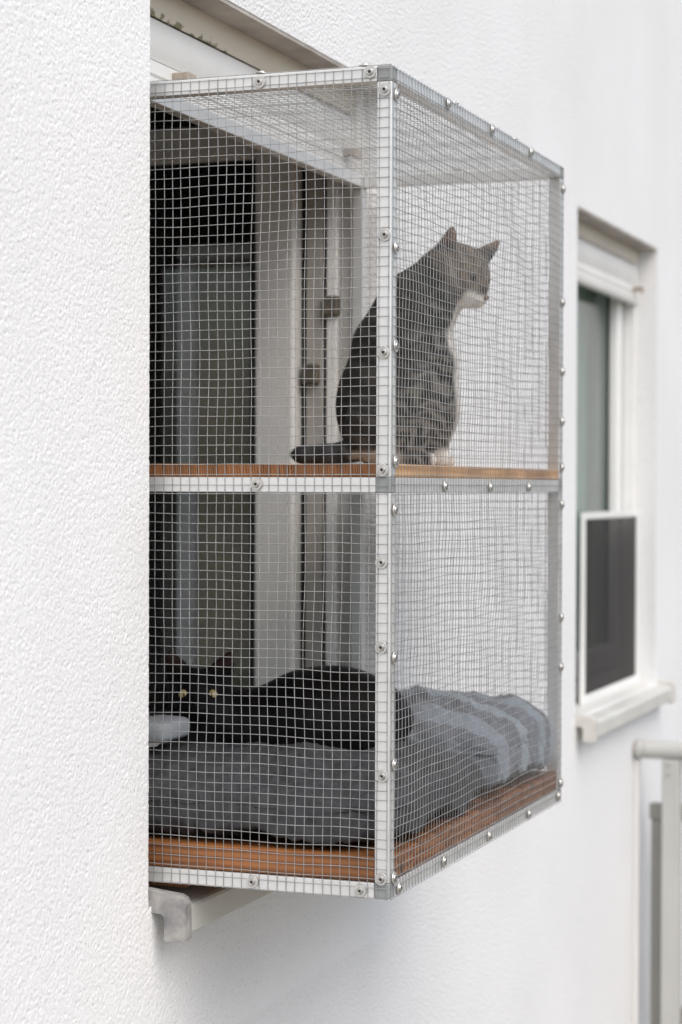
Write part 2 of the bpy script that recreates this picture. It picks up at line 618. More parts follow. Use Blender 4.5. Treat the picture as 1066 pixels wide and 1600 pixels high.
def facade():
    bm = bmesh.new()
    def q(a, b, c, d):
        bm.faces.new([bm.verts.new(p) for p in (a, b, c, d)])
    ys = sorted({-1.9, PY0, -0.025, PY1, 0.955, 2.355, 3.312, 14.0})
    zs = sorted({0.0, PZ0, 1.03, 2.278, 2.300, 6.5})
    def hole(y, z):
        return any(a < y < b and c < z < d for a, b, c, d in WINS)
    def patch(y, z):
        return (PY0 < y < -0.025 and 1.03 < z < PZ1) or (PY0 < y < PY1 and PZ0 < z < 1.03)
    for y0, y1 in zip(ys, ys[1:]):
        for z0, z1 in zip(zs, zs[1:]):
            yc, zc = (y0 + y1) / 2, (z0 + z1) / 2
            if hole(yc, zc):
                continue
            if not patch(yc, zc):
                q((0, y0, z0), (0, y1, z0), (0, y1, z1), (0, y0, z1))
            q((-WT, y0, z1), (-WT, y1, z1), (-WT, y1, z0), (-WT, y0, z0))
    for i, (y0, y1, z0, z1) in enumerate(WINS):
        xa = 0.0 if i else -0.05
        q((xa, y0, z0), (-WT, y0, z0), (-WT, y0, z1), (xa, y0, z1))
        q((-WT, y1, z0), (0, y1, z0), (0, y1, z1), (-WT, y1, z1))
        q((0, y0, z0), (0, y1, z0), (-WT, y1, z0), (-WT, y0, z0))
    # ends and top of the wall
    q((0, -1.9, 0), (0, -1.9, 6.5), (-WT, -1.9, 6.5), (-WT, -1.9, 0))
    q((0, 14, 0), (-WT, 14, 0), (-WT, 14, 6.5), (0, 14, 6.5))
    q((0, -1.9, 6.5), (0, 14, 6.5), (-WT, 14, 6.5), (-WT, -1.9, 6.5))
    bmesh.ops.remove_doubles(bm, verts=bm.verts, dist=1e-5)
    bmesh.ops.recalc_face_normals(bm, faces=bm.faces)
    return bm_mesh(bm, 'outer_wall')
part('outer_wall', house, facade(), M['stucco'])
for (y0, y1, z0, z1) in WINS:
    part('soffit', house, box(-0.30, -0.001, y0 + 0.001, y1 - 0.001, z1 - 0.006, z1 + 0.02, name='soffit'), M['soffit'])

# the grainy render near the camera: one relief field laid over the flat of the wall and round the reveal's corner
H = 0.0014
s_ax = np.arange(PY0 - 0.02, 1.0, H)
z_ax = np.arange(PZ0 - 0.02, PZ1 + 0.02, H)
w1 = RNG.standard_normal((len(s_ax), len(z_ax)))
w2 = RNG.standard_normal((len(s_ax), len(z_ax)))
g1 = blur(w1, 0.9); g1 /= g1.std()
g2 = blur(w2, 4.0); g2 /= g2.std()
w3 = blur(RNG.standard_normal((len(s_ax), len(z_ax))), 0.9); w3 /= w3.std()
FIELD = 0.00020 * np.clip(g1, -2.8, 0.9) + 0.00005 * g2 - 0.0009 * np.clip(w3 - 1.35, 0, 0.8)
def field(s, z):
    i = np.clip(((s - s_ax[0]) / H).round().astype(int), 0, len(s_ax) - 1)
    j = np.clip(((z - z_ax[0]) / H).round().astype(int), 0, len(z_ax) - 1)
    f = FIELD[i, j]
    fade = np.clip((s - PY0) / 0.03, 0, 1) * np.clip((z - PZ0) / 0.03, 0, 1)
    return f * fade
def sheet(name, P, N, s, z):
    V = P + N * field(s, z)[..., None]
    a, b = V.shape[:2]
    idx = np.arange(a * b).reshape(a, b)
    F = np.stack([idx[:-1, :-1], idx[1:, :-1], idx[1:, 1:], idx[:-1, 1:]], -1).reshape(-1, 4)
    return V.reshape(-1, 3), F
# sheet A: flat, rounded corner, reveal
rc = 0.007
s = np.arange(PY0, -0.025 + 0.07, H)
zz = np.append(np.arange(1.03, PZ1 - 3e-4, H), PZ1)
S, Z = np.meshgrid(s, zz, indexing='ij')
yc = -0.025
a0 = yc - rc
arc = rc * math.pi / 2
th = np.clip((S - a0) / rc, 0, math.pi / 2)
X = np.where(S < a0, 0.0, -rc + rc * np.cos(th)) - np.clip(S - a0 - arc, 0, None)
Y = np.where(S < a0, S, a0 + rc * np.sin(th))
P = np.stack([X, Y, Z], -1)
Nn = np.stack([np.cos(th), np.sin(th), np.zeros_like(th)], -1)
VA, FA = sheet('a', P, Nn, S, Z)
# sheet B: the wall under the sill
s = np.append(np.arange(PY0, PY1 - 3e-4, H), PY1)
zz = np.append(np.arange(PZ0, 1.03 - 3e-4, H), 1.03)
S, Z = np.meshgrid(s, zz, indexing='ij')
fadeY = np.clip((PY1 - S) / 0.25, 0, 1)
P = np.stack([np.zeros_like(S), S, Z], -1)
Nn = np.stack([fadeY, np.zeros_like(S), np.zeros_like(S)], -1)
VB, FB = sheet('b', P, Nn, S, Z)
me = np_mesh('wall_render', np.concatenate([VA, VB]), np.concatenate([FA, FB + len(VA)]))
part('wall_render', house, me, M['stucco_fine'])

# rooms behind the two windows
def room(y0, y1, zf, zc, xb, rear=None, side=False):
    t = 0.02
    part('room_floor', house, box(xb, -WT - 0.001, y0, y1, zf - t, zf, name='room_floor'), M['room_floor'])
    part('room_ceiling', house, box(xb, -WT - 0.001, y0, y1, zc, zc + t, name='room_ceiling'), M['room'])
    if rear:                                           # unseen rear window, added to let daylight into the room
        a, b, c, d = rear
        bm = bmesh.new()
        for q in ((y0, a, zf, zc), (b, y1, zf, zc), (a, b, zf, c), (a, b, d, zc)):
            add_box(bm, xb - t, xb, *q)
        part('room_wall', house, bm_mesh(bm, 'room_wall'), M['room'])
        bm = bmesh.new()
        m_ = (a + b) / 2
        for q in ((a, a + .07, c, d), (b - .07, b, c, d), (m_ - .05, m_ + .05, c, d), (a + .07, m_ - .05, c, c + .07), (m_ + .05, b - .07, c, c + .07), (a + .07, m_ - .05, d - .07, d), (m_ + .05, b - .07, d - .07, d)):
            add_box(bm, xb - .018, xb - .002, *q)
        w = part('added_rear_window', house, bm_mesh(bm, 'added_rear_window'), M['frame_white'])
        for q in ((a + .071, m_ - .051), (m_ + .051, b - .071)):
            part('pane', w, box(xb - .012, xb - .008, q[0], q[1], c + .071, d - .071, name='pane'), M['glass'])
    else:
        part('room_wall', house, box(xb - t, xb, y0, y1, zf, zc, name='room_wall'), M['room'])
    if side:                                           # unseen window in an invented gable end, added to light the cabinet
        bm = bmesh.new()
        for q in ((xb, -2.5, zf, zc), (-0.75, -WT - 0.001, zf, zc), (-2.5, -0.75, zf, 0.95), (-2.5, -0.75, 2.35, zc)):
            add_box(bm, q[0], q[1], y0 - t, y0, q[2], q[3])
        part('room_wall', house, bm_mesh(bm, 'room_wall'), M['room'])
        bm = bmesh.new()
        for q in ((-2.5, -2.43, 0.95, 2.35), (-0.82, -0.75, 0.95, 2.35), (-1.66, -1.59, 0.95, 2.35), (-2.43, -1.66, 0.95, 1.02), (-1.59, -0.82, 0.95, 1.02), (-2.43, -1.66, 2.28, 2.35), (-1.59, -0.82, 2.28, 2.35)):
            add_box(bm, q[0], q[1], y0 - .018, y0 - .002, q[2], q[3])
        w = part('added_side_window', house, bm_mesh(bm, 'added_side_window'), M['frame_white'])
        for q in ((-2.429, -1.661), (-1.589, -0.821)):
            part('pane', w, box(q[0], q[1], y0 - .012, y0 - .008, 1.021, 2.279, name='pane'), M['glass'])
    else:
        part('room_wall', house, box(xb, -WT - 0.001, y0 - t, y0, zf, zc, name='room_wall'), M['room'])
    part('room_wall', house, box(xb, -WT - 0.001, y1, y1 + t, zf, zc, name='room_wall'), M['room'])
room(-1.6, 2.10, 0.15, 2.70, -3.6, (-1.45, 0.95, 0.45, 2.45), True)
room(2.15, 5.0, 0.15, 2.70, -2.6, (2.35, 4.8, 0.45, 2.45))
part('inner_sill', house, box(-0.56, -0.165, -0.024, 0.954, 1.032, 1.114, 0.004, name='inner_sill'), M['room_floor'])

# ------------------------------------------------------------------ shutters, frames, sills
def slat_profile(x, z0, z1):
    """Curved aluminium slat, front bulging outward."""
    h = z1 - z0
    pts = []
    n = 9
    for i in range(n):
        u = i / (n - 1)
        pts.append((x - 0.009 + 0.009 * math.sin(math.pi * (0.06 + 0.88 * u)) ** 0.7, z0 + 0.0015 + (h - 0.003) * u))
    back = [(p[0] - 0.004, p[1]) for p in pts][::-1]
    return pts + back

def shutter(y0, y1, zb, ztop, m_top, m_mid, stops, n):
    bar = prism([(-0.070, zb), (-0.052, zb + 0.001), (-0.049, zb + 0.006), (-0.050, zb + 0.026), (-0.053, zb + 0.028), (-0.053, zb + 0.031),
                 (-0.050, zb + 0.033), (-0.052, zb + 0.052), (-0.058, zb + 0.054), (-0.070, zb + 0.054)], 1, y0 + 0.012, y1 - 0.012, 'roller_shutter', True)
    sh = part('roller_shutter', house, bar, M['slat_white'])
    z = zb + 0.055
    for i in range(n):
        m = m_mid if i == 0 else m_top
        part('shutter_slat', sh, prism(slat_profile(-0.052, z, z + 0.060), 1, y0 + 0.012, y1 - 0.012, 'shutter_slat', True), m)
        z += 0.0605
    for ys in stops:
        bm = bmesh.new()
        add_box(bm, -0.051, -0.026, ys - 0.014, ys + 0.014, zb + 0.035, zb + 0.046, 0.002)
        add_box(bm, -0.032, -0.024, ys - 0.015, ys + 0.015, zb + 0.030, zb + 0.0462, 0.002)
        part('shutter_stop', sh, bm_mesh(bm, 'shutter_stop'), M['stopper'])
    return sh
shutter(-0.025, 0.955, 2.137, 2.300, M['slat_beige'], M['slat_white'], (0.16, 0.86), 2)
shutter(2.355, 3.312, 2.117, 2.275, M['slat_plain'], M['slat_white'], (2.40, 3.235), 2)

def sill(y0, y1, zt, m_cap_near, xout):
    prof = [(-0.075, zt + 0.018), (-0.06, zt + 0.016), (xout - 0.006, zt + 0.004), (xout - 0.001, zt + 0.002), (xout + 0.001, zt - 0.002),
            (xout + 0.001, zt - 0.034), (xout - 0.001, zt - 0.036), (xout - 0.0025, zt - 0.034), (xout - 0.0025, zt - 0.003), (-0.075, zt + 0.0135)]
    s = part('window_sill', house, prism(prof, 1, y0 + 0.012, y1 - 0.012, 'window_sill'), M['sill'])
    for k, (a, b) in enumerate(((y0 - 0.006, y0 + 0.014), (y1 - 0.014, y1 + 0.006))):
        x = xout + 0.006
        o = [(-0.05, zt + 0.028), (x - 0.012, zt + 0.019), (x - 0.004, zt + 0.015), (x, zt + 0.007), (x + 0.0005, zt - 0.040), (x - 0.004, zt - 0.043),
             (x - 0.03, zt - 0.043), (x - 0.031, zt - 0.040), (x - 0.031, zt - 0.012), (x - 0.036, zt - 0.007), (-0.05, zt - 0.002)]
        me = prism(o, 1, a, b, 'sill_end_cap')
        part('sill_end_cap', s, me, m_cap_near if k == 0 else M['cap_white'] if m_cap_near is M['cap_white'] else M['cap_stained'])
    return s
sill(-0.015, 0.955, 1.028, M['cap_stained'], 0.044)
sill(2.362, 3.345, 1.020, M['cap_white'], 0.044)

def window_one():
    y0, y1 = -0.025, 0.955
    zb, zt = 1.05, 2.29
    bm = bmesh.new()                                   # fixed frame with its stepped rebate
    add_box(bm, -0.140, -0.108, y1 - 0.052, y1 - 0.001, zb, zt, 0.003)
    add_box(bm, -0.108, -0.100, y1 - 0.020, y1 - 0.001, zb, zt)
    add_box(bm, -0.140, -0.100, y0 + 0.001, y0 + 0.040, zb, zt, 0.003)
    add_box(bm, -0.138, -0.102, y0 + 0.040, y1 - 0.052, zt - 0.055, zt, 0.003)
    add_box(bm, -0.138, -0.102, y0 + 0.040, y1 - 0.052, zb, zb + 0.045, 0.003)
    w = part('window', house, bm_mesh(bm, 'window'), M['frame_shaded'], label='open window with inward swung sash behind the cat enclosure')
    bm = bmesh.new()
    add_box(bm, -0.100, -0.079, y1 - 0.056, y1 - 0.001, zb, zt, 0.003)
    part('frame_strip', w, bm_mesh(bm, 'frame_strip'), M['frame_white'])
    bm = bmesh.new()
    add_box(bm, -0.079, -0.060, y1 - 0.030, y1 - 0.001, zb, zt, 0.002)
    add_box(bm, -0.060, -0.045, y1 - 0.046, y1 - 0.001, zb, 2.295, 0.002)
    part('guide_rail', w, bm_mesh(bm, 'guide_rail'), M['frame_cream'])
    part('gasket', w, box(-0.150, -0.1405, y1 - 0.046, y1 - 0.001, zb, zt, name='gasket'), M['gasket'])
    part('gasket', w, box(-0.1075, -0.1005, y1 - 0.030, y1 - 0.0205, zb, zt, name='gasket'), M['gasket'])  # black strip painting the shade inside the recessed gap
    for (xa, xb_, z) in ((-0.104, -0.074, 1.915), (-0.142, -0.112, 1.795)):
        part('hinge', w, box(xa, xb_, y1 - 0.068, y1 - 0.050, z - 0.018, z + 0.018, 0.004, name='hinge'), M['hinge'])
    # the sash, swung inward through a right angle
    sx0, sx1 = -0.151, -0.640
    ya, yb = 0.872, 0.925
    bm = bmesh.new()
    add_box(bm, sx0 - 0.076, sx0, ya, yb, zb + 0.05, zt - 0.045, 0.006, 3)
    add_box(bm, sx1, sx1 + 0.076, ya, yb, zb + 0.05, zt - 0.045, 0.006, 3)
    add_box(bm, sx1 + 0.076, sx0 - 0.076, ya + 0.001, yb - 0.001, zt - 0.112, zt - 0.046, 0.006, 3)
    add_box(bm, sx1 + 0.076, sx0 - 0.076, ya + 0.001, yb - 0.001, zb + 0.051, zb + 0.125, 0.006, 3)
    part('sash', w, bm_mesh(bm, 'sash'), M['frame_cream'])
    bm = bmesh.new()
    xi0, xi1, zi0, zi1 = sx1 + 0.076, sx0 - 0.076, zb + 0.125, zt - 0.112
    for b in ((xi1 - 0.010, xi1, zi0, zi1), (xi0, xi0 + 0.010, zi0, zi1), (xi0 + .010, xi1 - .010, zi1 - 0.008, zi1), (xi0 + .010, xi1 - .010, zi0, zi0 + 0.008)):
        add_box(bm, b[0], b[1], ya + 0.004, yb - 0.012, b[2], b[3])
    part('gasket', w, bm_mesh(bm, 'gasket'), M['gasket'])
    part('pane', w, box(xi0 + 0.008, xi1 - 0.008, ya + 0.014, ya + 0.020, zi0 + 0.006, zi1 - 0.006, name='pane'), M['glass'])
    return w
window_one()

def window_two():
    y0, y1 = 2.355, 3.312
    zb, zt = 1.045, 2.27
    bm = bmesh.new()
    add_box(bm, -0.165, -0.095, y1 - 0.050, y1 - 0.001, zb, zt, 0.004)
    add_box(bm, -0.165, -0.095, y0 + 0.001, y0 + 0.050, zb, zt, 0.004)
    add_box(bm, -0.164, -0.096, y0 + 0.050, y1 - 0.050, zt - 0.05, zt, 0.004)
    add_box(bm, -0.164, -0.096, y0 + 0.050, y1 - 0.050, zb - 0.01, zb + 0.04, 0.004)
    w = part('window', house, bm_mesh(bm, 'window'), M['frame_white'], label='further window with a half height fly screen and curtain')
    for a, b in ((y1 - 0.024, y1 - 0.002), (y0 + 0.002, y0 + 0.024)):
        part('guide_rail', w, box(-0.093, -0.058, a, b, zb, zt, 0.003, 'guide_rail'), M['frame_white'])
    bm = bmesh.new()
    add_box(bm, -0.150, -0.086, 3.196, 3.258, zb + 0.045, zt - 0.055, 0.008, 3)
    add_box(bm, -0.150, -0.086, 2.41, 2.47, zb + 0.045, zt - 0.055, 0.008, 3)
    add_box(bm, -0.149, -0.087, 2.47, 3.196, zt - 0.12, zt - 0.056, 0.008, 3)
    add_box(bm, -0.149, -0.087, 2.47, 3.196, zb + 0.046, zb + 0.11, 0.008, 3)
    part('sash', w, bm_mesh(bm, 'sash'), M['frame_white'])
    part('gasket', w, box(-0.119, -0.111, 3.190, 3.1955, zb + 0.11, zt - 0.12, name='gasket'), M['gasket'])
    part('pane', w, box(-0.122, -0.116, 2.471, 3.189, zb + 0.111, zt - 0.121, name='pane'), M['glass'])
    bm = bmesh.new()
    xs0, xs1 = -0.056, -0.044
    Y0, Y1, Z0, Z1 = 2.625, 3.285, 1.035, 1.530
    add_box(bm, xs0, xs1, Y0, Y0 + 0.017, Z0, Z1, 0.002)
    add_box(bm, xs0, xs1, Y1 - 0.012, Y1, Z0, Z1, 0.002)
    add_box(bm, xs0 + 0.0005, xs1 - 0.0005, Y0 + 0.017, Y1 - 0.012, Z1 - 0.018, Z1, 0.002)
    add_box(bm, xs0 + 0.0005, xs1 - 0.0005, Y0 + 0.017, Y1 - 0.012, Z0, Z0 + 0.024, 0.002)
    fs = part('fly_screen', house, bm_mesh(bm, 'fly_screen'), M['frame_white'], label='half height fly screen with dark net in white frame')
    part('fly_net', fs, box(-0.0505, -0.0497, Y0 + 0.014, Y1 - 0.009, Z0 + 0.02, Z1 - 0.014, name='fly_net'), M['net'])
window_two()

cb = thing('cabinet', 'tall grey framed cabinet standing in the dark room behind the open window', 'cabinet', (-0.40, 1.25, 0.15))
def cpart(name, me, m):
    me.transform(Matrix.Translation((0.40, -1.25, -0.15)))
    return part(name, cb, me, m)
cpart('carcass', box(-0.456, -0.262, 1.052, 1.50, 0.151, 2.055, 0.02, 'carcass', 3), M['cabinet_frame'])
cpart('door_panel', box(-0.412, -0.285, 1.042, 1.050, 0.22, 2.020, 0.004, 'door_panel'), M['cabinet_door'])
cpart('frame_rail', box(-0.455, -0.264, 1.030, 1.051, 2.022, 2.053, 0.010, 'frame_rail', 3), M['cabinet_frame'])
cpart('frame_stile', box(-0.455, -0.415, 1.030, 1.051, 0.16, 2.021, 0.010, 'frame_stile', 3), M['cabinet_frame'])

# curtain behind the further window
n = 240
ys = np.linspace(2.38, 3.30, n)
xs = -0.178 + 0.012 * np.sin(ys * 46) + 0.008 * np.sin(ys * 23 + 1.1)
V = np.concatenate([np.stack([xs, ys, np.full(n, z)], 1) for z in np.linspace(0.5, 2.3, 12)])
idx = np.arange(12 * n).reshape(12, n)
F = np.stack([idx[:-1, :-1], idx[:-1, 1:], idx[1:, 1:], idx[1:, :-1]], -1).reshape(-1, 4)
cu = link('curtain', np_mesh('curtain', V, F), None, M['curtain'])
cu['label'] = 'pale sage green curtain hanging behind the glass of the further window'
cu['category'] = 'curtain'
sm = cu.modifiers.new('thickness', 'SOLIDIFY')
sm.thickness = 0.002

# ------------------------------------------------------------------ cat enclosure
enc = thing('cat_enclosure', 'aluminium framed wire mesh cat balcony with wooden shelf, fixed in the nearer window', 'cat enclosure', (0.14, 0.45, 1.06))
EO = Vector((0.14, 0.45, 1.06))
def epart(name, me, m, kind=None, label=None):
    me.transform(Matrix.Translation(-EO))
    return part(name, enc, me, m, None, label, kind)
X0, X1, Y0, Y1 = -0.045, 0.33, 0.0, 0.904
Z0, ZM, Z2 = 1.06, 1.5875, 2.14
T = 0.02
LEV = (Z0, ZM, Z2 - T)
xs_ = (X0, X1 - T)
ys_ = (Y0, Y1 - T)
B = 0.0012
for x in xs_:
    for y in ys_:
        for z in LEV:
            e = 0.0003
            epart('corner_connector', box(x - e, x + T + e, y - e, y + T + e, z - e, z + T + e, 0.0016, 'corner_connector'), M['connector'])
        epart('frame_tube', box(x, x + T, y, y + T, Z0 + T + .0005, ZM - .0005, B, 'frame_tube'), M['alu'])
        epart('frame_tube', box(x, x + T, y, y + T, ZM + T + .0005, Z2 - T - .0005, B, 'frame_tube'), M['alu'])
for z in LEV:
    for y in ys_:
        epart('frame_tube', box(X0 + T + .0005, X1 - T - .0005, y, y + T, z, z + T, B, 'frame_tube'), M['alu'])
    for x in xs_:
        epart('frame_tube', box(x, x + T, Y0 + T + .0005, Y1 - T - .0005, z, z + T, B, 'frame_tube'), M['alu'])
# floor boards run out from the house; the shelf boards run along the wall
cuts = [0.001, 0.109, 0.250, 0.386, 0.516, 0.662, 0.795, 0.903]
for a, b in zip(cuts, cuts[1:]):
    bm = bmesh.new()
    i = cuts.index(a)
    zt = 1.081 + 0.033 + random.uniform(-0.0012, 0.0012)
    ya, yb = a + (0.0205 if i == 0 else 0.0012), b - (0.0215 if b > .9 else 0.0012)
    add_box(bm, X0 + 0.001, X1 - 0.002, ya, yb, 1.0812, zt, 0.0025)
    epart('floor_board', bm_mesh(bm, 'floor_board'), M['floor_wood'])
epart('floor_board', box(X0 + 0.0205, X1 - 0.0205, 0.0015, 0.0195, 1.0812, 1.081 + 0.033, 0.0025, 'floor_board'), M['floor_wood'])
# shelf: three boards glued edge to edge, end grain towards the camera
def shelf_board(xa, xb, ya, yb):
    me = box(xa, xb, ya, yb, 1.6078, 1.6252, 0.0012, 'shelf_board')
    me.materials.append(M['shelf_wood'])
    me.materials.append(M['shelf_end'])
    me.update()
    for p in me.polygons:
        p.material_index = 1 if abs(p.normal.y) > 0.8 else 0
    return me
for (xa, xb, ya, yb) in ((X0 + 0.0205, 0.055, 0.0012, Y1 - 0.0012), (0.0556, 0.19, 0.0012, Y1 - 0.0012), (0.1906, X1 - 0.0206, 0.0012, Y1 - 0.0012), (X1 - 0.0204, X1 - 0.001, 0.0204, Y1 - 0.0204)):
    epart('shelf_board', shelf_board(xa, xb, ya, yb), None)
epart('brown_shade_strip', box(-0.045, 0.028, 0.03, 0.88, 1.048, 1.0598, 0.002, 'brown_shade_strip'), M['shelf_end'])  # strip added for the brown reflection and shade on the sill

# welded wire mesh
PITCHW = 0.0127
def smooth_noise(seed, n=5, lo=0.09, hi=0.35):
    r = np.random.default_rng(seed)
    k = [(2 * math.pi / r.uniform(lo, hi), r.uniform(0, 2 * math.pi), r.uniform(0, 2 * math.pi)) for _ in range(n)]
    def f(u, v):
        o = 0
        for kk, an, ph in k:
            o = o + np.sin(kk * (u * math.cos(an) + v * math.sin(an)) + ph)
        return o / n ** 0.5
    return f
def tubes(lines, r):
    """Square-section wires along polylines; lines: list of (n,3), with per-line frame axes."""
    Vs, Fs, off = [], [], 0
    for L, ax, bx in lines:
        n = len(L)
        ring = np.stack([L + r * (ax * c + bx * s) for c, s in ((1, 0), (.5, .866), (-.5, .866), (-1, 0), (-.5, -.866), (.5, -.866))], 1)
        Vs.append(ring.reshape(-1, 3))
        i = np.arange(n - 1)[:, None] * 6 + off
        for q in range(6):
            q2 = (q + 1) % 6
            Fs.append(np.concatenate([i + q, i + q2, i + 6 + q2, i + 6 + q], 1))
        off += n * 6
    return np.concatenate(Vs), np.concatenate(Fs)
def wire_panel(name, org, U, Vv, Nn, lu, lv, u_fix, v_fix, amp, seed, r=0.00050):
    org, U, Vv, Nn = (np.array(q, float) for q in (org, U, Vv, Nn))
    f, fu, fv = smooth_noise(seed), smooth_noise(seed + 1, 5, .12, .4), smooth_noise(seed + 2, 5, .12, .4)
    rr = np.random.default_rng(seed)
    nu, nv = int(lu / PITCHW) + 1, int(lv / PITCHW) + 1
    us, vs = np.linspace(0.001, lu - 0.001, nu), np.linspace(0.001, lv - 0.001, nv)
    def mask(u, v):
        du = np.min([np.abs(u - q) for q in u_fix], 0)
        dv = np.min([np.abs(v - q) for q in v_fix], 0)
        return np.clip((np.minimum(du, dv) - 0.008) / 0.07, 0, 1) ** 0.7
    def pos(u, v, du, dv, lift):
        m = mask(u, v)
        d = amp * m * (f(u, v) + 0.35) + lift
        d = np.maximum(d, lift - 0.5 * amp) + 0.0
        uu = u + du + 0.0011 * m * fu(u, v)
        vv = v + dv + 0.0013 * m * fv(u, v)
        return org + uu[:, None] * U + vv[:, None] * Vv + d[:, None] * Nn
    lines = []
    tv = np.linspace(0, lv, nv * 2)
    tu = np.linspace(0, lu, nu * 2)
    for u in us:
        lines.append((pos(np.full_like(tv, u), tv, rr.normal(0, .0003) + 0.0003 * np.cumsum(rr.normal(0, .12, len(tv))), 0, r), U, Nn))
    for v in vs:
        lines.append((pos(tu, np.full_like(tu, v), 0, rr.normal(0, .0004) + 0.0003 * np.cumsum(rr.normal(0, .12, len(tu))), r * 2.8), Vv, Nn))
    Vt, Ft = tubes(lines, r)
    return epart(name, np_mesh(name, Vt, Ft), M['wire'], 'stuff')
ezx, ezy, ezz = (1, 0, 0), (0, 1, 0), (0, 0, 1)
mid = ZM + T / 2 - 1.056
wire_panel('wire_mesh', (X0, -0.0004, 1.0585), ezx, ezz, (0, -1, 0), X1 - X0 - 0.002, 1.079, (0, X1 - X0), (0, mid, 1.079), 0.0015, 21)
wire_panel('wire_mesh', (X1 + 0.0004, 0.004, 1.0585), ezy, ezz, (1, 0, 0), Y1 - 0.006, 1.079, (0, Y1), (0, mid, 1.079), 0.0018, 31)
wire_panel('wire_mesh', (X0, Y1 + 0.0004, 1.0585), ezx, ezz, (0, 1, 0), X1 - X0 - 0.002, 1.079, (0, X1 - X0), (0, mid, 1.079), 0.0009, 41)
wire_panel('wire_mesh', (X0, 0.004, Z2 + 0.0004), ezx, ezy, (0, 0, 1), X1 - X0 - 0.002, Y1 - 0.006, (0, X1 - X0), (0, Y1), 0.0011, 51)

# screws with washers
washer_me = lathe([(0.0, 0.0), (0.0080, 0.0), (0.0084, 0.0006), (0.0079, 0.0014), (0.0, 0.0014)], 24, 'washer')
washer_me.materials.append(M['washer'])
head_me = lathe([(0.0050, 0.0012), (0.0051, 0.0020), (0.0046, 0.0029), (0.0034, 0.0033), (0.0022, 0.0034), (0.0020, 0.0032), (0.0018, 0.0022), (0.0, 0.0021)], 18, 'screw')
head_me.materials.append(M['steel'])
head_me.materials.append(M['dark'])
for p in head_me.polygons:
    c = p.center
    if math.hypot(c.x, c.y) < 0.0021 and c.z < 0.00325:
        p.material_index = 1
bpy_first = {}
def screw(pos, nrm):
    q = Vector(nrm).to_track_quat('Z', 'Y')
    off = Vector(nrm) * 0.0028
    tilt = Vector((random.uniform(-.06, .06), random.uniform(-.06, .06), 0))
    if 's' not in bpy_first:
        o = bpy.data.objects.new('screw', head_me)
        C.objects.link(o)
        o.parent = enc
        w = bpy.data.objects.new('washer', washer_me)
        C.objects.link(w)
        w.parent = o
        bpy_first['s'], bpy_first['w'] = o, w
    else:
        o = bpy_first['s'].copy()
        C.objects.link(o)
        w = bpy_first['w'].copy()
        C.objects.link(w)
        w.parent = o
    o.location = Vector(pos) + off - EO
    o.rotation_mode = 'QUATERNION'
    from mathutils import Euler
    o.rotation_quaternion = q @ Euler((tilt.x, tilt.y, random.uniform(0, 6))).to_quaternion()
for x, z in ((0.321, 2.108), (0.322, 1.921), (0.321, 1.769), (0.320, 1.617), (0.319, 1.497), (0.319, 1.387), (0.321, 1.22), (0.320, 1.086),
             (0.146, 2.129), (0.301, 2.132), (0.143, 1.598), (0.139, 1.070), (0.291, 1.069)):
    screw((x, 0.0, z), (0, -1, 0))
for y, z in ((0.012, 2.103), (0.011, 1.905), (0.011, 1.778), (0.012, 1.628), (0.010, 1.565), (0.010, 1.373), (0.011, 1.234), (0.012, 1.086), (0.033, 1.069),
             (0.237, 2.131), (0.459, 2.131), (0.684, 2.132), (0.229, 1.596), (0.456, 1.595), (0.677, 1.595), (0.230, 1.071), (0.457, 1.070), (0.686, 1.069), (0.879, 1.071),
             (0.893, 2.102), (0.893, 1.909), (0.894, 1.792), (0.893, 1.707), (0.893, 1.629), (0.894, 1.566), (0.894, 1.374), (0.893, 1.289), (0.894, 1.091)):
    screw((X1, y, z), (1, 0, 0))
for x, y in ((0.144, 0.010), (0.290, 0.010), (0.144, 0.894), (0.290, 0.894), (0.320, 0.30), (0.320, 0.62)):
    screw((x, y, Z2), (0, 0, 1))
for x, z in ((0.146, 2.129), (0.143, 1.598), (0.139, 1.070), (-0.035, 1.9), (-0.035, 1.3)):
    screw((x, Y1, z), (0, 1, 0))

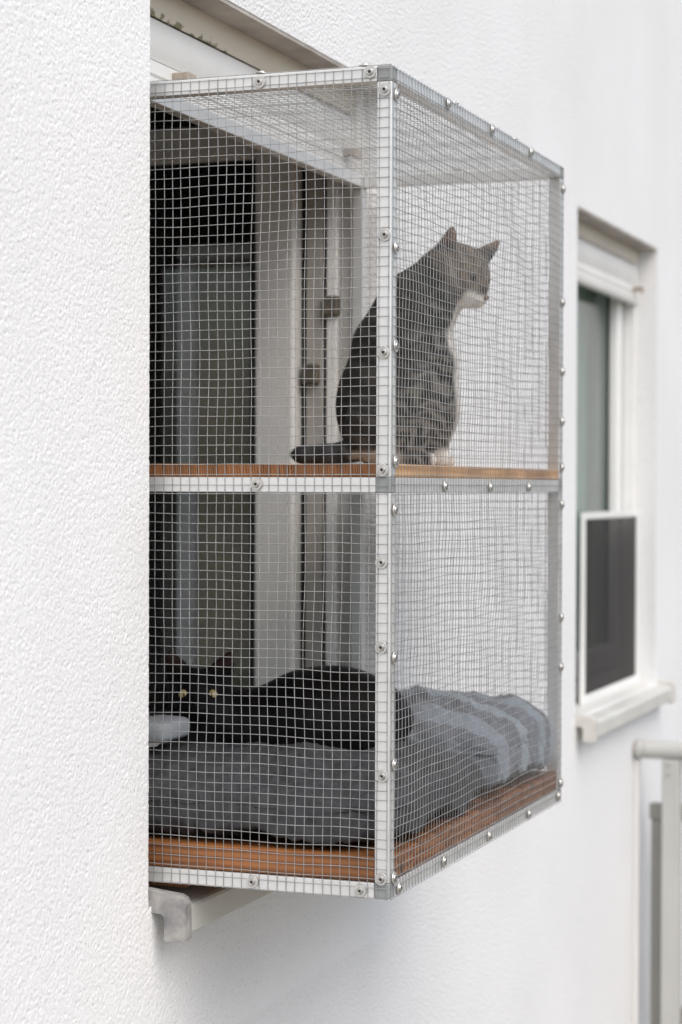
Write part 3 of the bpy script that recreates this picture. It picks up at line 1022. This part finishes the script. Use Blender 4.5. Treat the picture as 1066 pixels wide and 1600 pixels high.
# ------------------------------------------------------------------ soft shapes from distance fields
def smin(a, b, k):
    h = np.clip(0.5 + 0.5 * (b - a) / k, 0, 1)
    return b + (a - b) * h - k * h * (1 - h)
def cap(P, a, b, ra, rb):
    a, b = np.array(a, float), np.array(b, float)
    d = b - a
    t = np.clip(((P - a) @ d) / (d @ d), 0, 1)
    return np.linalg.norm(P - a - t[..., None] * d, axis=-1) - (ra + (rb - ra) * t)
def ell(P, c, r, R=None):
    q = P - np.array(c, float)
    if R is not None:
        q = q @ R                       # columns of R are the local axes
    r = np.array(r, float)
    k0 = np.linalg.norm(q / r, axis=-1)
    k1 = np.linalg.norm(q / (r * r), axis=-1) + 1e-9
    return k0 * (k0 - 1) / k1
def surf_net(F, org, h):
    S = F < 0
    nx, ny, nz = F.shape
    acc = np.zeros((nx - 1, ny - 1, nz - 1, 3))
    cnt = np.zeros((nx - 1, ny - 1, nz - 1))
    corner = [(i, j, k) for i in (0, 1) for j in (0, 1) for k in (0, 1)]
    def sl(c):
        return F[c[0]:nx - 1 + c[0], c[1]:ny - 1 + c[1], c[2]:nz - 1 + c[2]]
    for a in corner:
        for ax in range(3):
            if a[ax] == 1:
                continue
            b = list(a); b[ax] = 1
            fa, fb = sl(a), sl(b)
            cr = (fa < 0) != (fb < 0)
            t = np.where(cr, fa / np.where(cr, fa - fb, 1), 0)
            for q in range(3):
                acc[..., q] += np.where(cr, a[q] + (t if q == ax else 0), 0)
            cnt += cr
    on = cnt > 0
    idx = -np.ones(on.shape, int)
    idx[on] = np.arange(on.sum())
    ijk = np.stack(np.nonzero(on), 1)
    V = (ijk + acc[on] / cnt[on][:, None]) * h + np.array(org)
    Fs = []
    for ax in range(3):
        o1, o2 = [(1, 2), (2, 0), (0, 1)][ax]
        sa = [slice(1, -1)] * 3
        sa[ax] = slice(0, -1)
        sb = list(sa); sb[ax] = slice(1, None)
        A, Bm = S[tuple(sa)], S[tuple(sb)]
        i0 = np.stack(np.nonzero(A != Bm), 1)
        if not len(i0):
            continue
        inside = A[tuple(i0.T)]
        p = i0.copy()
        for d in range(3):
            if d != ax:
                p[:, d] += 1
        def cell(d1, d2):
            c = p.copy()
            c[:, o1] += d1
            c[:, o2] += d2
            return idx[tuple(c.T)]
        Q = np.stack([cell(-1, -1), cell(0, -1), cell(0, 0), cell(-1, 0)], 1)
        Q[~inside] = Q[~inside][:, ::-1]
        Fs.append(Q)
    return V, np.concatenate(Fs)
def grid(lo, hi, h):
    ax = [np.arange(a, b + h, h) for a, b in zip(lo, hi)]
    return np.stack(np.meshgrid(*ax, indexing='ij'), -1)
def set_coat(me, col):
    at = me.color_attributes.new('Coat', 'FLOAT_COLOR', 'POINT')
    c = np.concatenate([col, np.ones((len(col), 1))], 1).astype(np.float32)
    at.data.foreach_set('color', c.ravel())
def normals_of(V, F):
    n = np.cross(V[F[:, 2]] - V[F[:, 0]], V[F[:, 3]] - V[F[:, 1]])
    N = np.zeros_like(V)
    for k in range(4):
        np.add.at(N, F[:, k], n)
    return N / (np.linalg.norm(N, axis=1, keepdims=True) + 1e-12), np.linalg.norm(n, axis=1) / 2
def fur(V, F, N, area, flow, colf, count, length, width, seed):
    r = np.random.default_rng(seed)
    fi = r.choice(len(F), count, p=area / area.sum())
    w = r.dirichlet((1, 1, 1, 1), count)
    P = (V[F[fi]] * w[..., None]).sum(1)
    n = (N[F[fi]] * w[..., None]).sum(1)
    n /= np.linalg.norm(n, axis=1, keepdims=True) + 1e-9
    d = flow(P) + r.normal(0, .18, (count, 3))
    d -= (d * n).sum(1, keepdims=True) * n
    d /= np.linalg.norm(d, axis=1, keepdims=True) + 1e-9
    side = np.cross(d, n)
    L = length * r.uniform(.6, 1.2, (count, 1))
    tip = P + d * L * .9 + n * L * .28
    a = P - n * .0008 + side * width
    b = P - n * .0008 - side * width
    Vt = np.stack([a, b, tip], 1).reshape(-1, 3)
    Ft = np.arange(count * 3).reshape(-1, 3)
    col = np.repeat(colf(P, n) * r.uniform(.7, 1.35, (count, 1)), 3, axis=0)
    me = np_mesh('fur', Vt, Ft, False)
    set_coat(me, col)
    return me
def ball(c, r, name, m, seg=16, squash=(1, 1, 1)):
    bm = bmesh.new()
    bmesh.ops.create_uvsphere(bm, u_segments=seg, v_segments=seg // 2 + 2, radius=r)
    for v in bm.verts:
        v.co = Vector((v.co.x * squash[0], v.co.y * squash[1], v.co.z * squash[2])) + Vector(c)
    me = bm_mesh(bm, name, True)
    me.materials.append(m)
    return me
def basis(f, upv):
    f = np.array(f, float); f /= np.linalg.norm(f)
    l = np.cross(upv, f); l /= np.linalg.norm(l)
    u = np.cross(f, l)
    return f, l, u
def ear_sdf(P, base, tip, r, across, thin):
    """Triangular pinna: tapering blade, thin along one axis."""
    base, tip = np.array(base, float), np.array(tip, float)
    ax = tip - base
    Ln = np.linalg.norm(ax); ax /= Ln
    th = np.array(across, float); th -= (th @ ax) * ax; th /= np.linalg.norm(th)   # thin direction
    wd = np.cross(ax, th)
    q = P - base
    t = q @ ax
    w = q @ wd
    k = q @ th
    rr = r * np.clip(1 - t / (Ln * 1.06), 0.02, 1.1) ** 0.62
    d = np.maximum(np.hypot(w, k * thin) - rr, np.maximum(-t - 0.02, t - Ln))
    return d * 0.55

# ------------------------------------------------------------------ tabby cat
tabby = thing('tabby_cat', 'grey tabby cat with white muzzle sitting on the shelf, looking out', 'cat', (0.165, 0.45, 1.6256), YAW)
HC = np.array((0.113, 0.0, 0.297))
Hf, Hl, Hu = basis((0.74, -0.52, -0.46), (0.05, 0.0, 1.0))
HR = np.stack([Hf, Hl, Hu], 1)
def h2w(f, l, u):
    return HC + f * Hf + l * Hl + u * Hu
def tabby_sdf(P):
    d = ell(P, (0.016, 0.005, 0.082), (0.088, 0.080, 0.084))
    d = smin(d, cap(P, (0.020, 0.0, 0.125), (0.026, 0.0, 0.168), 0.083, 0.074), 0.03)
    d = smin(d, cap(P, (0.028, 0.0, 0.185), (0.045, 0.0, 0.235), 0.066, 0.057), 0.03)
    d = smin(d, cap(P, (0.048, 0.0, 0.238), (0.086, 0.0, 0.282), 0.055, 0.047), 0.025)
    d = smin(d, ell(P, (0.058, 0.0, 0.145), (0.050, 0.055, 0.058)), 0.03)
    d = smin(d, ell(P, (0.060, 0.0, 0.085), (0.054, 0.060, 0.055)), 0.02)
    hd = ell(P, HC, (0.050, 0.045, 0.043), HR)
    hd = smin(hd, ell(P, h2w(0.012, 0.022, -0.016), (0.026, 0.022, 0.022), HR), 0.015)
    hd = smin(hd, ell(P, h2w(0.012, -0.022, -0.016), (0.026, 0.022, 0.022), HR), 0.015)
    hd = smin(hd, ell(P, h2w(0.043, 0, -0.022), (0.020, 0.019, 0.016), HR), 0.012)
    hd = smin(hd, ell(P, h2w(0.036, 0, -0.004), (0.022, 0.011, 0.012), HR), 0.012)
    d = smin(d, hd, 0.018)
    d = smin(d, ear_sdf(P, (0.092, -0.024, 0.322), (0.103, -0.034, 0.363), 0.023, (0.75, 0.6, 0.1), 2.2), 0.008)
    d = smin(d, ear_sdf(P, (0.146, 0.022, 0.318), (0.179, 0.040, 0.349), 0.019, (0.55, -0.75, -0.3), 2.6), 0.008)
    for b in (-0.026, 0.026):
        d = smin(d, cap(P, (0.070, b, 0.125), (0.083, b, 0.016), 0.026, 0.015), 0.018)
        d = smin(d, ell(P, (0.090, b, 0.009), (0.018, 0.012, 0.010)), 0.008)
    for b, k in ((-0.060, 1), (0.060, 1)):
        d = smin(d, ell(P, (0.004, b, 0.058), (0.064, 0.034, 0.060)), 0.014)
        d = smin(d, cap(P, (0.010, b * 1.1, 0.012), (0.066, b * 1.15, 0.010), 0.014, 0.012), 0.010)
    d = smin(d, cap(P, (-0.045, -0.040, 0.024), (-0.085, -0.070, 0.017), 0.017, 0.0155), 0.015)
    d = smin(d, cap(P, (-0.085, -0.070, 0.017), (-0.126, -0.075, 0.017), 0.0155, 0.013), 0.006)
    return d
h = 0.003
G = grid((-0.16, -0.12, -0.002), (0.21, 0.12, 0.39), h)
D = tabby_sdf(G)
D = np.maximum(D, -(G[..., 2] - 0.0005))
V, F = surf_net(D, (-0.16, -0.12, -0.002), h)
N, area = normals_of(V, F)
nz1, nz2 = smooth_noise(77, 6, .03, .09), smooth_noise(78, 6, .02, .06)
def tabby_col(P, n):
    a, b, z = P[:, 0], P[:, 1], P[:, 2]
    rel = P - HC
    hf, hl, hu = rel @ Hf, rel @ Hl, rel @ Hu
    head = np.clip((0.062 - np.linalg.norm(rel, axis=1)) / 0.012, 0, 1)
    stripe = 0.5 + 0.5 * np.sin(2 * math.pi * (z + 0.35 * a + 0.012 * nz1(a + b, z)) / 0.024)
    stripe = np.clip((stripe - 0.35) * 2.2, 0, 1)
    dark_back = np.clip((0.02 - (a - 0.45 * z) + 0.02 * nz2(a, z)) / 0.06, 0, 1)       # dark back, with its shaded side painted into the coat
    dark = np.array((0.020, 0.019, 0.018)); light = np.array((0.15, 0.14, 0.125))
    c = dark + (light - dark) * (stripe * (1 - 0.8 * dark_back))[:, None]
    hs = 0.5 + 0.5 * np.sin(2 * math.pi * (hl + 0.006 * nz2(hf, hu)) / 0.017)
    hc = np.array((0.055, 0.05, 0.044)) + (np.array((0.18, 0.150, 0.120)) - 0.05) * (np.clip(hs * 0.6 + 0.25 + hf * 5, 0, 1))[:, None]
    c = c + (hc - c) * head[:, None]
    ear = np.clip((z - 0.332) / 0.012, 0, 1) * np.clip((hu - 0.03) / 0.01, 0, 1)
    c = c + (np.array((0.19, 0.13, 0.10)) - c) * (0.85 * ear)[:, None]
    white = np.array((0.66, 0.63, 0.59))
    wm = np.clip((0.030 - np.hypot(hf - 0.040, hl * 1.0)) / 0.006, 0, 1) * np.clip((-0.010 - hu) / 0.006, 0, 1)
    wm = np.maximum(wm, np.clip((-0.030 - hu) / 0.008, 0, 1) * np.clip((hf - 0.012) / 0.012, 0, 1) * head)
    ch = np.clip((n[:, 0] - 0.72 + 0.10 * nz2(b, z)) / 0.16, 0, 1) * np.clip((z - 0.165) / 0.02, 0, 1) * np.clip((0.228 - z) / 0.015, 0, 1)
    ch2 = np.clip((n[:, 0] - 0.86) / 0.08, 0, 1) * np.clip((z - 0.03) / 0.02, 0, 1) * (z < 0.19)
    paw = np.clip((0.027 - z + 0.004 * nz1(a, b)) / 0.006, 0, 1) * np.clip((a - 0.066) / 0.008, 0, 1)
    toe = np.clip((0.026 - z) / 0.006, 0, 1) * np.clip((a + 0.055) / 0.01, 0, 1) * np.clip((0.03 - a) / 0.01, 0, 1) * np.clip((-0.055 - b) / 0.006, 0, 1) * 0.45
    k = np.clip(wm + ch + ch2 + paw + toe, 0, 1)
    c = c + (white - c) * k[:, None]
    tail = np.clip((-0.058 - a) / 0.01, 0, 1) * np.clip((0.045 - z) / 0.01, 0, 1)
    tb = 0.5 + 0.5 * np.sin(a * 2 * math.pi / 0.03)
    tc = np.array((0.012, 0.012, 0.014)) + np.array((0.02, 0.02, 0.02)) * tb[:, None]
    c = c + (tc - c) * tail[:, None]
    return np.clip(c, 0.0035, 0.9)
me = np_mesh('body', V, F)
set_coat(me, tabby_col(V, N))
part('body', tabby, me, M['coat'])
def flow_t(P):
    d = np.zeros_like(P)
    d[:, 2] = -1.0
    d[:, 0] = -0.35
    hd = np.clip((0.07 - np.linalg.norm(P - HC, axis=1)) / 0.02, 0, 1)[:, None]
    d = d * (1 - hd) + hd * (-Hf)
    tl = (P[:, 0] < -0.06) & (P[:, 2] < 0.045)
    d[tl] = (-1, 0, 0)
    return d
part('fur', tabby, fur(V, F, N, area, flow_t, tabby_col, 26000, 0.0095, 0.00042, 5), M['coat'])
for sgn in (1, -1):
    part('eye', tabby, ball(h2w(0.036, sgn * 0.021, 0.006), 0.0085, 'eye', M['eye_dark']))
part('nose', tabby, ball(h2w(0.0625, 0, -0.014), 0.005, 'nose', M['nose'], 12, (1, 1, .8)))
bm_lines = []
rw = np.random.default_rng(3)
for sgn in (1, -1):
    for i in range(5):
        p0 = h2w(0.052, sgn * 0.012, -0.020 + 0.003 * (i - 2))
        dv = Hf * 0.25 + Hl * sgn * 0.9 + Hu * (0.12 * (i - 2)) - Hu * 0.1
        tt = np.linspace(0, 1, 6)[:, None]
        L = p0 + tt * dv * 0.05 - Hu * 0.008 * tt ** 2
        bm_lines.append((L, Hf, Hu))
Vt, Ft = tubes(bm_lines, 0.00025)
part('whiskers', tabby, np_mesh('whiskers', Vt, Ft), M['whisker'])

# ------------------------------------------------------------------ black cat
black = thing('black_cat', 'black cat with golden eyes lying on the charcoal cushion, facing the camera', 'cat', (-0.013, 0.50, 1.118), YAW)
BH = np.array((-0.136, -0.03, 0.150))
def black_sdf(P):
    d = ell(P, (0.072, 0.0, 0.098), (0.122, 0.085, 0.096))
    d = smin(d, ell(P, (0.138, 0.0, 0.080), (0.062, 0.080, 0.075)), 0.03)
    d = smin(d, cap(P, (0.02, -0.01, 0.100), (-0.075, -0.015, 0.085), 0.076, 0.062), 0.03)
    d = smin(d, cap(P, (-0.07, -0.02, 0.10), (-0.125, -0.025, 0.135), 0.055, 0.042), 0.025)
    hd = ell(P, BH, (0.049, 0.047, 0.042))
    hd = smin(hd, ell(P, BH + (0, -0.042, -0.016), (0.022, 0.018, 0.016)), 0.012)
    for sgn in (-1, 1):
        hd = smin(hd, ell(P, BH + (sgn * 0.022, -0.022, -0.016), (0.024, 0.022, 0.022)), 0.012)
    d = smin(d, hd, 0.015)
    for sgn in (-1, 1):
        d = smin(d, ear_sdf(P, BH + (sgn * 0.030, 0.0, 0.030), BH + (sgn * 0.050, -0.004, 0.068), 0.022, (0, 1, 0.1), 2.4), 0.006)
    d = smin(d, cap(P, (-0.125, -0.03, 0.105), (-0.155, -0.045, 0.035), 0.050, 0.042), 0.02)
    for b in (-0.05, 0.03):
        d = smin(d, cap(P, (-0.10, b, 0.03), (-0.19, b - 0.02, 0.018), 0.022, 0.018), 0.02)
    d = smin(d, cap(P, (0.17, -0.03, 0.03), (0.08, -0.11, 0.025), 0.018, 0.014), 0.012)
    return d
lo = (-0.24, -0.15, -0.002)
G = grid(lo, (0.24, 0.11, 0.25), h)
V, F = surf_net(np.maximum(black_sdf(G), -(G[..., 2] - 0.0005)), lo, h)
N, area = normals_of(V, F)
def black_col(P, n):
    c = np.tile(np.array((0.0045, 0.0043, 0.0045)), (len(P), 1))
    rel = P - BH
    brown = np.clip(nz1(P[:, 0] * 2, P[:, 2] * 2) * 0.4 + 0.3, 0, 1)[:, None]
    c = c + brown * np.array((0.006, 0.004, 0.003))
    e = np.clip((rel[:, 2] - 0.042) / 0.008, 0, 1) * np.clip((-n[:, 1] - 0.6) / 0.2, 0, 1)
    c = c + (np.array((0.05, 0.025, 0.022)) - c) * (0.8 * e)[:, None]
    return c
me = np_mesh('body', V, F)
set_coat(me, black_col(V, N))
part('body', black, me, M['coat_black'])
def flow_b(P):
    d = np.tile(np.array((0.9, 0.0, -0.4)), (len(P), 1))
    return d
part('fur', black, fur(V, F, N, area, flow_b, black_col, 14000, 0.009, 0.0004, 6), M['coat_black'])
for sgn in (-1, 1):
    e = part('eye', black, ball(BH + (sgn * 0.0215, -0.0385, 0.004), 0.0088, 'eye', M['eye_gold'], 16, (1, .7, .95)))
    part('pupil', e, ball(BH + (sgn * 0.0215, -0.0425, 0.004), 0.0034, 'pupil', M['eye_dark'], 12, (.55, .8, 1.6)))
part('nose', black, ball(BH + (0, -0.058, -0.010), 0.004, 'nose', M['eye_dark'], 10))

# ------------------------------------------------------------------ cushions
def cushion(name, label, ctr, size, m, seed, dent=None, wr=0.004, sq=6.0):
    """Stuffed cushion: pinched seam round the middle, soft crown, creases running in from the seam."""
    nu, nv = 300, 90
    u = np.linspace(0, 2 * math.pi, nu, endpoint=False)
    v = np.linspace(-math.pi / 2, math.pi / 2, nv)
    U, Vv = np.meshgrid(u, v, indexing='ij')
    def sup(c, s_, n):                                 # superellipse radius, so the outline is sampled evenly
        return (np.abs(c) ** n + np.abs(s_) ** n) ** (-1.0 / n)
    rp_ = sup(np.cos(U), np.sin(U), sq)
    n2 = np.where(Vv < 0, 7.0, 2.7)
    rv = sup(np.cos(Vv), np.sin(Vv), n2)
    cx = rv * np.cos(Vv) * rp_ * np.cos(U)
    cy = rv * np.cos(Vv) * rp_ * np.sin(U)
    cz = rv * np.sin(Vv)
    P = np.stack([cx * size[0] / 2, cy * size[1] / 2, cz * size[2] / 2], -1)
    corner = np.clip(np.abs(cx * cy) - 0.4, 0, 1)
    P[..., 2] *= np.where(cz > 0, 1 - 0.5 * corner, 1)
    f1, f2, f3 = smooth_noise(seed, 7, .05, .16), smooth_noise(seed + 1, 7, .025, .07), smooth_noise(seed + 2, 5, .12, .3)
    edge = np.clip(1 - np.abs(np.sin(Vv)) * 1.25, 0, 1)
    creases = (np.abs(np.sin(U * 13 + 2.4 * f1(P[..., 0], P[..., 1]) + 1.2 * Vv)) ** 3 + 0.8 * np.abs(np.sin(U * 29 + 3.0 * f3(P[..., 0], P[..., 1]) - 2.0 * Vv)) ** 4) * edge
    creases = np.minimum(creases, 0.8)
    d = wr * (0.7 * f1(P[..., 0] + P[..., 2], P[..., 1]) - 0.8 * np.abs(f2(P[..., 0], P[..., 1] + P[..., 2])) + 1.2 * f3(P[..., 0], P[..., 1])) - 0.0045 * creases
    nrm = P / (np.array(size) / 2) ** 2.4
    nrm /= np.linalg.norm(nrm, axis=-1, keepdims=True) + 1e-9
    P = P + nrm * d[..., None]
    seam = np.exp(-(Vv / 0.06) ** 2) * 0.0025
    P[..., :2] *= (1 + seam / 0.15)[..., None]
    if dent:
        (dx, dy, rx, ry, depth) = dent
        q = ((P[..., 0] + ctr[0] - dx) / rx) ** 2 + ((P[..., 1] + ctr[1] - dy) / ry) ** 2
        P[..., 2] -= depth * np.exp(-q ** 1.6) * (P[..., 2] > 0) * np.clip(P[..., 2] / (size[2] * .3), 0, 1)
    P[..., 2] = np.maximum(P[..., 2], -size[2] / 2)
    # pressed flat against the wire where it would bulge through
    lim = 0.3262 - ctr[0] - 0.0022 * np.abs(f2(P[..., 1] * 1.3, P[..., 2] * 1.3))
    P[..., 0] = np.where(P[..., 0] > lim - 0.006, lim - 0.006 * np.exp(-(P[..., 0] - lim + 0.006) / 0.006), P[..., 0])
    lo_ = 0.0045 - ctr[1] + 0.0022 * np.abs(f2(P[..., 0] * 1.3, P[..., 2] * 1.3))
    P[..., 1] = np.where(P[..., 1] < lo_ + 0.006, lo_ + 0.006 * np.exp((P[..., 1] - lo_ - 0.006) / 0.006), P[..., 1])
    P[..., 1] = np.minimum(P[..., 1], 0.899 - ctr[1])
    idx = np.arange(nu * nv).reshape(nu, nv)
    nx = np.roll(idx, -1, axis=0)
    F = np.stack([idx[:, :-1], nx[:, :-1], nx[:, 1:], idx[:, 1:]], -1).reshape(-1, 4)
    o = link(name, np_mesh(name, P.reshape(-1, 3), F), None, m, ctr)
    o['label'] = label
    o['category'] = 'cushion'
    return o
cushion('cushion', 'plain charcoal cushion, nearer one on the enclosure floor, under the black cat', (0.0755, 0.272, 1.1685), (0.505, 0.536, 0.106), M['charcoal'], 60, (0.05, 0.54, 0.24, 0.20, 0.075), 0.0065)
cushion('cushion', 'blue grey striped cushion at the far end of the enclosure floor', (0.142, 0.706, 1.1835), (0.376, 0.388, 0.136), M['stripe'], 70, (0.02, 0.53, 0.14, 0.11, 0.06), 0.006, 10.0)
cl = link('folded_cloth', ball((0, 0, 0), 1, 'folded_cloth', M['grey_cloth'], 24), None, None, (-0.088, 0.20, 1.241))
for v in cl.data.vertices:
    s_ = lambda x: math.copysign(abs(x) ** 0.4, x)
    v.co = Vector((s_(v.co.x) * 0.027, s_(v.co.y) * 0.05, s_(v.co.z) * 0.0165 * (1 - 0.2 * v.co.x)))
cl['label'] = 'small pale grey folded cloth beside the black cat at the wall edge'
cl['category'] = 'cloth'

# ------------------------------------------------------------------ railing
rl = thing('railing', 'cream painted balcony railing with round handrail below the further window', 'railing', (0, 3.03, 0))
def rpart(name, me, m, label=None):
    me.transform(Matrix.Translation((0, -3.03, 0)))
    return part(name, rl, me, m, None, label)
def rod(x0, x1, y, z, r, name, seg=28):
    me = lathe([(0, x0), (r * .8, x0), (r, x0 + .006), (r, x1 - .006), (r * .8, x1), (0, x1)], seg, name)
    me.transform(Matrix.Translation((0, y, z)) @ Matrix.Rotation(math.pi / 2, 4, 'Y'))
    me.shade_smooth()
    try:
        me.set_sharp_from_angle(angle=math.radians(35))
    except Exception:
        pass
    return me
rpart('handrail', rod(0.024, 2.6, 3.03, 0.879, 0.0245, 'handrail'), M['rail'])
rpart('end_cap', rod(0.004, 0.026, 3.03, 0.879, 0.0275, 'end_cap'), M['rail'])
rpart('wall_flange', rod(0.0005, 0.005, 3.03, 0.879, 0.022, 'wall_flange'), M['stopper'])
for xx in (0.105, 1.305, 2.505):
    p = rpart('post', box(xx - 0.024, xx + 0.024, 3.006, 3.054, 0.0, 0.856, 0.004, 'post'), M['rail'])
    for zz_ in (0.842, 0.815):
        me = lathe([(0, 0), (.005, 0), (.0045, .002), (0, .003)], 14, 'bolt')
        me.transform(Matrix.Translation((xx - 0.006, -0.0242, zz_)) @ Matrix.Rotation(math.pi / 2, 4, 'X'))
        part('bolt', p, me, M['rail_dull'])
rpart('lower_rail', box(0.036, 2.6, 3.062, 3.094, 0.683, 0.727, 0.003, 'lower_rail'), M['rail_dull'])
pk = rpart('picket', box(0.041, 0.077, 3.064, 3.092, 0.03, 0.682, 0.003, 'picket'), M['rail_dull'])
for i in range(1, 21):
    q = pk.copy()
    C.objects.link(q)
    q.parent = rl
    q.location.x += i * 0.12
rpart('wall_bar', box(0.0005, 0.016, 3.02, 3.04, 0.03, 0.85, 0.002, 'wall_bar'), M['panel'])
